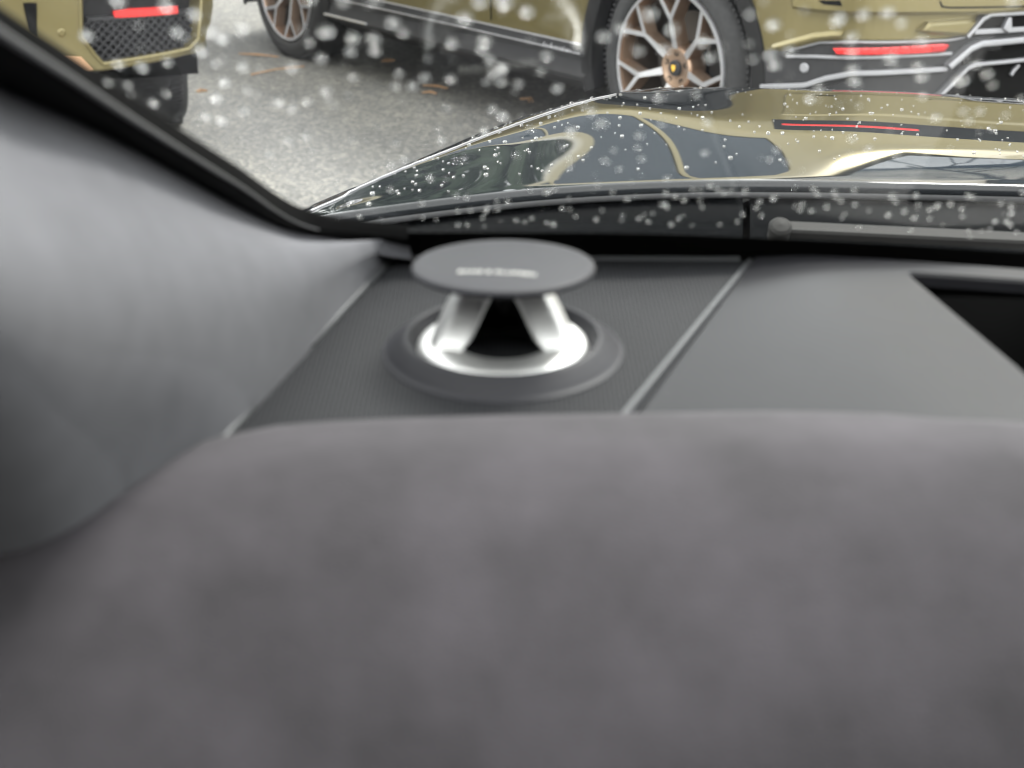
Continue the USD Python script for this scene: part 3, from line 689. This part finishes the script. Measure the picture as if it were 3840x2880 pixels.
# tail band with lamps, seen only in the bonnet
plate('tail_band', sbox(s0 + .1, .86, wlen - s0 - .1, 1.0), .012, .02, 'cladding_dark', .003)
for q0, q1 in ((s0 + .14, s0 + .62), (wlen - s0 - .62, wlen - s0 - .14)):
    plate('tail_lamp', sbox(q0, .915, q1, .94), .018, .01, 'red_lens', .004)

# ---- the gold vehicle at the left edge
f1 = np.array([-.30, .954, 0]); f1 /= np.linalg.norm(f1); f2 = np.array([f1[1], -f1[0], 0])
corner = at_y(768, 60, 5.42)                              # its right rear corner
base_B = np.array([corner[0], corner[1], 0]) - 2.0 * f2 + .80 * f1
def LB(a, b, z): return base_B + a * f1 + b * f2 + np.array([0, 0, z])
contB = resample(np.array([(-.42, 0), (-.6, .004), (-.74, .03), (-.82, .09), (-.88, .20), (-.93, .45), (-.96, .8), (-.965, 1.01)]), 60, 'pchip')
B = make_suv('gold_offroader', 'gold vehicle at the left edge, honeycomb grille and red reflector in its bumper', 'car', LB, contB, False)
for c in (0, WB):
    wheel(B, lambda x, y, z, c=c: LB(c - x, .1 + y, .386 + z), full=False)
    wheel(B, lambda x, y, z, c=c: LB(c + x, WA - .07 - y, .386 + z), width=.36, full=False)
fcB = np.vstack([[(.0, 0)], contB, np.c_[contB[::-1, 0], WA - contB[::-1, 1]][1:], [(0, WA)]])
wB3, wBpix, wBlen = make_wall(LB, fcB)
q1 = lambda x, y: (x * .5426, y * .5426)
def pb(pts): return [wBpix(*q1(*p)) for p in pts]
def plateB(name, poly, out, thick, mat, bevel=.003, **kw): return plate(name, poly, out, thick, mat, bevel, w3=wB3, parent=B, **kw)
bp = pb([(1385, -60), (1378, 150), (1345, 290), (1262, 362), (1000, 425), (690, 475), (560, 500), (240, 500), (60, 500)])
sB0 = bp[-1][0] - .6
hol = Polygon(pb([(552, -60), (560, 235), (650, 360), (700, 415), (1240, 318), (1290, 255), (1305, -60)]))
bpoly = Polygon([(sB0, bp[-1][1]), (sB0, .8), (bp[0][0], .8)] + bp).buffer(0).difference(hol)
plateB('bumper', bpoly, .05, .06, 'paint_gold', .008)
rimln = hol.buffer(.012).difference(hol)
plateB('grille_frame', rimln.intersection(bpoly.buffer(.02)), .060, .05, 'paint_gold', .004)
plateB('grille_back', hol.buffer(.004), .006, .01, 'cladding_dark', 0)
# honeycomb bars
x0, y0, x1, y1 = hol.bounds; bars = []; cell = .0235
gtop = pb([(560, 140), (1300, 100)])
for sgn in (-1, 1):
    k = x0 - (y1 - y0)
    while k < x1 + (y1 - y0):
        ln = LineString([(k, y0), (k + sgn * (y1 - y0) * 1.0, y1)]); bars.append(ln.buffer(.0030, cap_style='flat')); k += cell * 1.35
gz = sbox(x0, y0, x1, gtop[0][1])
lat = shapely.union_all(bars).intersection(hol).intersection(gz)
plateB('honeycomb_grille', lat, .026, .012, 'cladding', 0, label='dark honeycomb mesh')
zt = gtop[0][1]
plateB('grille_bar', sbox(x0 + .02, zt - .004, x1 - .004, zt + .012).intersection(hol), .030, .03, 'cladding', .003)
plateB('reflector', Polygon(pb([(770, 70), (880, 52), (1195, 34), (1200, 88), (880, 112), (775, 115)])), .034, .03, 'red_lens', .003, label='red reflector above the mesh')
plateB('side_vent', Polygon(pb([(150, 5), (245, 5), (245, 250), (190, 210)])), .056, .02, 'black_void', .002)
plateB('skid_plate', Polygon(pb([(350, 378), (545, 376), (632, 470), (560, 490), (300, 490)])), .064, .04, 'copper_plate', .004)
plateB('sensor', Point(pb([(412, 212)])[0]).buffer(.014), .056, .01, 'paint_gold', .004)

# ------------------------------------------------------------------ pale building and bare tree, seen mirrored in the bonnet
bl = thing('pale_building', 'pale cream building behind the gold SUV, seen mirrored in the bonnet', 'building')
obj('wall', box((24, 6, 6.5), (16, 17, 3.25)), 'render_wall', bl)
for k in range(6):
    wx = 5.6 + k * 3.9
    fr_ = obj('window', [box((1.7, .12, .10), (wx, 13.97, 2.8 + q)) for q in (-.8, .8)] + [box((.10, .12, 1.5), (wx + q, 13.97, 2.8)) for q in (-.8, .8)], 'cladding', bl)
    obj('pane', box((1.5, .05, 1.5), (wx, 13.98, 2.8)), 'dark_glass', fr_)
obj('roof', box((24.4, 6.4, .2), (16, 17, 6.6)), 'cladding', bl)
tr = thing('bare_tree', 'bare winter tree in front of the pale building', 'tree')
T0 = np.array([4.6, 11.0, 0]); rt = np.random.default_rng(5)
obj('trunk', tube(resample([T0, T0 + [.05, 0, 1.5], T0 + [-.05, .1, 3.2], T0 + [.1, .1, 5.2]], 14), np.linspace(.13, .03, 14), 8), 'bark', tr)
for k in range(16):
    h = 1.5 + k * .22; q = rt.uniform(0, 6.28); ln_ = rt.uniform(.9, 1.7); d_ = np.array([math.cos(q), math.sin(q), .55]); p0 = T0 + [0, .05, h]
    pts = np.array([p0 + d_ * ln_ * w_ + rt.normal(0, .05, 3) * w_ for w_ in np.linspace(0, 1, 7)]); br = [tube(pts, np.linspace(.028, .006, 7), 5)]
    for m_ in (2, 3, 4, 5):
        d2 = d_ + rt.normal(0, .6, 3); br.append(tube(np.array([pts[m_] + d2 * w_ * .55 for w_ in np.linspace(0, 1, 4)]), np.linspace(.012, .003, 4), 4))
    obj('branch', br, 'bark', tr)

pbr('pine_leaf', (.035, .055, .03), .7, noise=(3, 3, .45))
for k, (tx_, ty_, hh, ww) in enumerate([(-13, 19, 9, 2.2), (-9.2, 21, 11, 2.6), (-5.6, 18.5, 8.5, 2.1), (-2.4, 21.5, 10, 2.4), (-17, 16, 9.5, 2.4), (.4, 25, 9, 2.2), (-4.2, 14.5, 7, 1.9), (-1.2, 16, 8, 2.0), (1.6, 18.5, 9.5, 2.5), (-11, -9, 9, 3.0), (-15, -4, 11, 3.2), (-7, -14, 10, 3.2), (-17, 3, 9, 2.8)]):
    g_ = np.random.default_rng(60 + k); pt = thing('pine_tree', ['dark pine second from the left behind the gold vehicles', 'tallest dark pine behind the gold vehicles', 'shortest dark pine behind the gold vehicles', 'dark pine right of the shortest one behind the gold vehicles', 'dark pine at the far left behind the gold vehicles', 'dark pine beside the pale building corner', 'small dark pine just beyond the nose of the gold SUV', 'small dark pine between the gold SUV and the pale building', 'broad dark pine touching the left end of the pale building', 'dark pine behind the black car, nearest its left rear', 'tall dark pine behind the black car', 'broad dark pine far behind the black car', 'dark pine left of the black car'][k], 'tree', group='pines behind the car park')
    B0 = np.array([tx_, ty_, 0.]); obj('trunk', tube(np.array([B0 + [0, 0, z_] for z_ in np.linspace(0, hh * .95, 8)]), np.linspace(.18, .03, 8), 8), 'bark', pt)
    n_ = 1700; zz = hh * (.12 + .88 * g_.uniform(0, 1, n_) ** 1.2); tier = .75 + .25 * np.cos(zz * 5.5); rr_ = ww * (1 - zz / (hh * 1.03)) * tier * np.sqrt(g_.uniform(.15, 1, n_)); aa = g_.uniform(0, 6.283, n_)
    ctr = np.c_[tx_ + rr_ * np.cos(aa), ty_ + rr_ * np.sin(aa), zz - rr_ * .15]
    tri = ctr[:, None] + g_.normal(0, .20, (n_, 3, 3)); obj('crown', tm(tri.reshape(-1, 3), np.arange(n_ * 3).reshape(-1, 3)), 'pine_leaf', pt)

# ------------------------------------------------------------------ litter on the asphalt: orange pine needles
NL = ['orange pine needles on asphalt, nearest the far bronze wheel', 'long orange pine needle slanting up, longest on the asphalt', 'short orange needles at the edge of shade under the gold SUV sill',
      'orange needles on asphalt midway along the gold SUV sill', 'pale orange needles just before the orange ones under the sill',
      'orange needles close to the bonnet edge, left of the near bronze wheel', 'small orange needle beside the tyre of the left gold vehicle']
for k, (ua, va, ub, vb) in enumerate([(905, 200, 1035, 212), (945, 278, 1120, 250), (1430, 230, 1462, 222), (1600, 318, 1670, 332), (1590, 346, 1634, 350), (1950, 372, 1995, 380), (740, 344, 775, 340)]):
    p, q = at_z(ua, va, .004), at_z(ub, vb, .004); d = q - p; nn_ = np.array([-d[1], d[0], 0]); nn_ /= np.linalg.norm(nn_); parts = []
    for j in range(3):
        o = nn_ * rng.normal(0, .012); sft = d * rng.uniform(-.1, .1); md = (p + q) / 2 + nn_ * rng.normal(0, .02) + [0, 0, .006]
        parts.append(tube(np.array([p + o + sft, md + o, q - o + sft]), .0035, 5))
    obj('pine_needles', parts, 'needle', label=NL[k], cat='pine needles', group='orange pine needles on the asphalt')

# ------------------------------------------------------------------ raindrops on the windscreen
TOPD = """440,16,3 621,35,3 727,68,3 323,146,3 662,133,2 445,252,2 532,264,3 749,201,3 789,130,2 833,157,1 906,119,2 906,260,3 838,320,2 808,380,3 768,448,3 827,464,2 912,426,3 480,331,1 575,398,2 621,361,1 613,486,2 407,320,1 629,244,1 808,250,1
1160,5,2 830,159,2 1287,20,1 1407,17,1 1471,97,2 1511,134,1 1220,132,4 1322,155,3 1399,158,2 1312,204,2 1404,201,2 1158,172,1 1203,231,2 1093,266,2 1322,301,1 1220,351,2 1225,383,1 1041,395,3 1148,393,2 1091,420,2 830,465,3 840,321,2 810,380,2 1143,522,2 1076,537,2 1320,535,1 1004,589,2 1484,333,2 1543,333,2 1496,288,1 1591,301,2 1690,308,2 1745,82,3 1695,174,3 1817,167,3 1807,196,2 1837,236,1 1849,286,2 1882,268,2 1824,316,1 1877,316,2 1847,423,2 1882,445,3 1817,502,2 1655,537,2 1640,497,1 1514,609,2 1466,629,2 1673,415,1 1481,545,1 1615,681,2 1163,577,1 1407,627,1 924,348,1
1800,22,3 1890,22,4 1974,57,3 1835,233,1 1881,271,2 2050,220,2 2090,342,3 2028,279,1 1944,325,1 2440,65,3 2334,119,2 2264,149,2 2521,122,2 2492,198,2 2397,203,1 2635,168,3 2662,228,2 2901,106,3 2814,65,1 2890,217,3 2961,203,2 2907,255,2 2823,233,1 1846,418,1 2223,423,2 2188,401,1 2258,469,2 2481,475,2 2654,469,2 2473,380,2 2611,366,1 2142,499,3 1990,491,2
3143,88,4 3236,67,2 3329,59,2 3380,98,1 3195,155,2 3197,211,2 3197,273,2 3202,314,2 3342,229,2 3442,263,2 3458,299,2 3455,165,2 3604,314,4 3664,253,1 3702,289,2 3723,330,1 3071,340,2 3035,381,2 3460,371,2 3612,428,2 3674,428,2 3509,451,2 3633,464,2 3803,15,2 3772,443,1 3829,381,1
3038,385,1 2914,570,2 3194,531,2 3256,567,2 3363,590,2 3285,609,1 2888,606,1 2953,619,1 2504,678,3 2647,583,2 2138,604,2 2138,635,2 2265,610,2 2280,616,1 2303,572,1 2407,604,2 2397,518,2 2391,563,1 2322,642,2 2141,506,3 2106,563,1 1935,591,2 2239,480,1 1651,541,1 1515,610,2 1467,632,2 1815,503,2 1888,446,3 1708,610,1 1742,610,1 2100,433,1 2217,436,1"""
LOWD = """2664,707,2 2693,720,2 2716,733,2 2742,726,2 2794,726,2 2599,720,2 2628,723,1 2498,733,2 2533,746,2 2566,759,3 2481,778,2 2501,787,2 2634,785,2 2625,759,1 2849,765,3 2901,754,4 2836,788,2 2856,817,2 2784,814,2 2765,839,2 2699,850,2 2546,829,2 2517,851,4 2595,853,1 3009,775,3 3002,798,2 3044,800,3 2983,782,1 3067,736,3 3051,717,2 3100,785,3 3129,730,2 3136,749,2 3155,763,2 3204,723,2 3207,776,2 3168,811,1 3158,827,1 3223,860,2 3259,798,1 3347,746,4 3360,765,2 3331,817,4 3393,801,3 3435,743,2 3445,775,1 3429,827,3 3419,872,2 3487,795,2 3487,829,2 3516,782,4 3565,775,3 3608,791,2 3611,821,2 3630,743,2 3647,749,3 3634,873,3 3640,896,2 3682,872,2 3712,866,2 3731,840,2 3754,772,2 3793,785,3 3793,811,2 3777,840,3 3790,853,3 3813,879,2 3835,730,2
1464,721,3 1613,680,3 1581,771,3 1711,743,2 1749,749,2 1350,822,2 1429,832,1 1584,825,2 1635,832,1 1717,800,2 1765,797,2 1821,803,3 1809,825,2 1828,787,2 1863,765,2 1866,794,2 1904,765,2 1717,851,3 1752,852,2 1815,857,1 1935,835,2 1967,841,2 1994,828,2 2049,730,4 2078,718,2 1989,721,1 2049,844,2 2075,851,4 2109,790,3 2135,753,1 2138,794,1 2160,819,2 2236,832,3 2242,702,2 2258,797,1 2299,730,2 2353,756,2 2331,835,1 2397,828,2 2416,813,1 2432,841,2 2448,809,1 2492,775,2"""
def drop_mesh(p, nrm, r, seed, hs=1.0):
    g_ = np.random.default_rng(seed); a = np.cross(nrm, [1., 0, 0]); a /= np.linalg.norm(a); b = np.cross(nrm, a)
    k, ph, el_ = 14, g_.uniform(0, 6.28), 1.3 + g_.uniform(0, .35); rr = []
    for q, hgt in ((1.0, 0.0), (.99, .18), (.90, .40), (.70, .58), (.40, .69), (.13, .735)):
        rr.append([p + nrm * (r * hgt * hs) + (a * math.cos(t) * el_ + b * math.sin(t)) * (r * q * (1 + .07 * math.sin(2 * t + ph) + .04 * math.sin(3 * t + ph * 2))) for t in np.linspace(0, 2 * math.pi, k, endpoint=False)])
    m = grid(np.array(rr), wrap=True); v = np.vstack([m.vertices, p + nrm * r * .75 * hs, p]); f = list(m.faces); nl = (len(rr) - 1) * k
    for j in range(k): f += [(nl + j, nl + (j + 1) % k, len(v) - 2), (j, len(v) - 1, (j + 1) % k)]
    m = tm(v, f); trimesh.repair.fix_normals(m); return m
DR = {1: .75, 2: 1.0, 3: 1.15, 4: 1.4}
sd = 0
for lst, sc, gname, lab in ((TOPD, 1.0, 'raindrops on the upper windscreen', 'small round raindrop on the windscreen above the bonnet edge'), (LOWD, .95, 'raindrops at the foot of the windscreen', 'small bright raindrop low on the windscreen before the dark cowl')):
    for item in lst.split():
        u, v, k = map(int, item.split(',')); sd += 1
        p, nn_ = on_glass(u, v, .0008)
        rad = (21.5 - 14.5 * v / 850) * DR[k] * rng.uniform(.92, 1.1) * ((p - EYE) @ Fv) / FPX
        obj('raindrop', drop_mesh(p, nn_, rad, sd, 1.0 if lst is TOPD else 1.35), 'water' if lst is TOPD else 'water_clear', smooth=True, label=lab, cat='raindrop', group=gname)
ex = []
for k in range(130):
    u, v = rng.uniform(250, 3840), rng.uniform(0, 860)
    if v > 60 + u * .68 - 20 and u < 1300: continue
    p, nn_ = on_glass(u, v, .0008); ex.append(drop_mesh(p, nn_, rng.uniform(.0003, .0007), 900 + k))
obj('fine_raindrops', ex, 'water', smooth=True, kind='stuff', label='fine specks of rain between the larger drops on the windscreen', cat='raindrops')
# tiny beads on the bonnet
bz_ = []
for k in range(420):
    i, j = rng.integers(12, M - 2), rng.integers(11, 64)
    f_ = rng.uniform(0, 1, 2); p = hg[i, j] * (1 - f_[0]) * (1 - f_[1]) + hg[i + 1, j] * f_[0] * (1 - f_[1]) + hg[i, j + 1] * (1 - f_[0]) * f_[1] + hg[i + 1, j + 1] * f_[0] * f_[1]
    nn_ = np.cross(hg[i + 1, j] - hg[i, j], hg[i, j + 1] - hg[i, j]); nn_ /= np.linalg.norm(nn_); nn_ *= np.sign(nn_[2])
    bz_.append(drop_mesh(p + nn_ * .0003, nn_, rng.choice([.0009, .0013, .002], p=[.5, .35, .15]), 3000 + k))
obj('bonnet_beads', bz_, 'water', smooth=True, kind='stuff', label='tiny beads of water scattered over the black bonnet', cat='water beads')
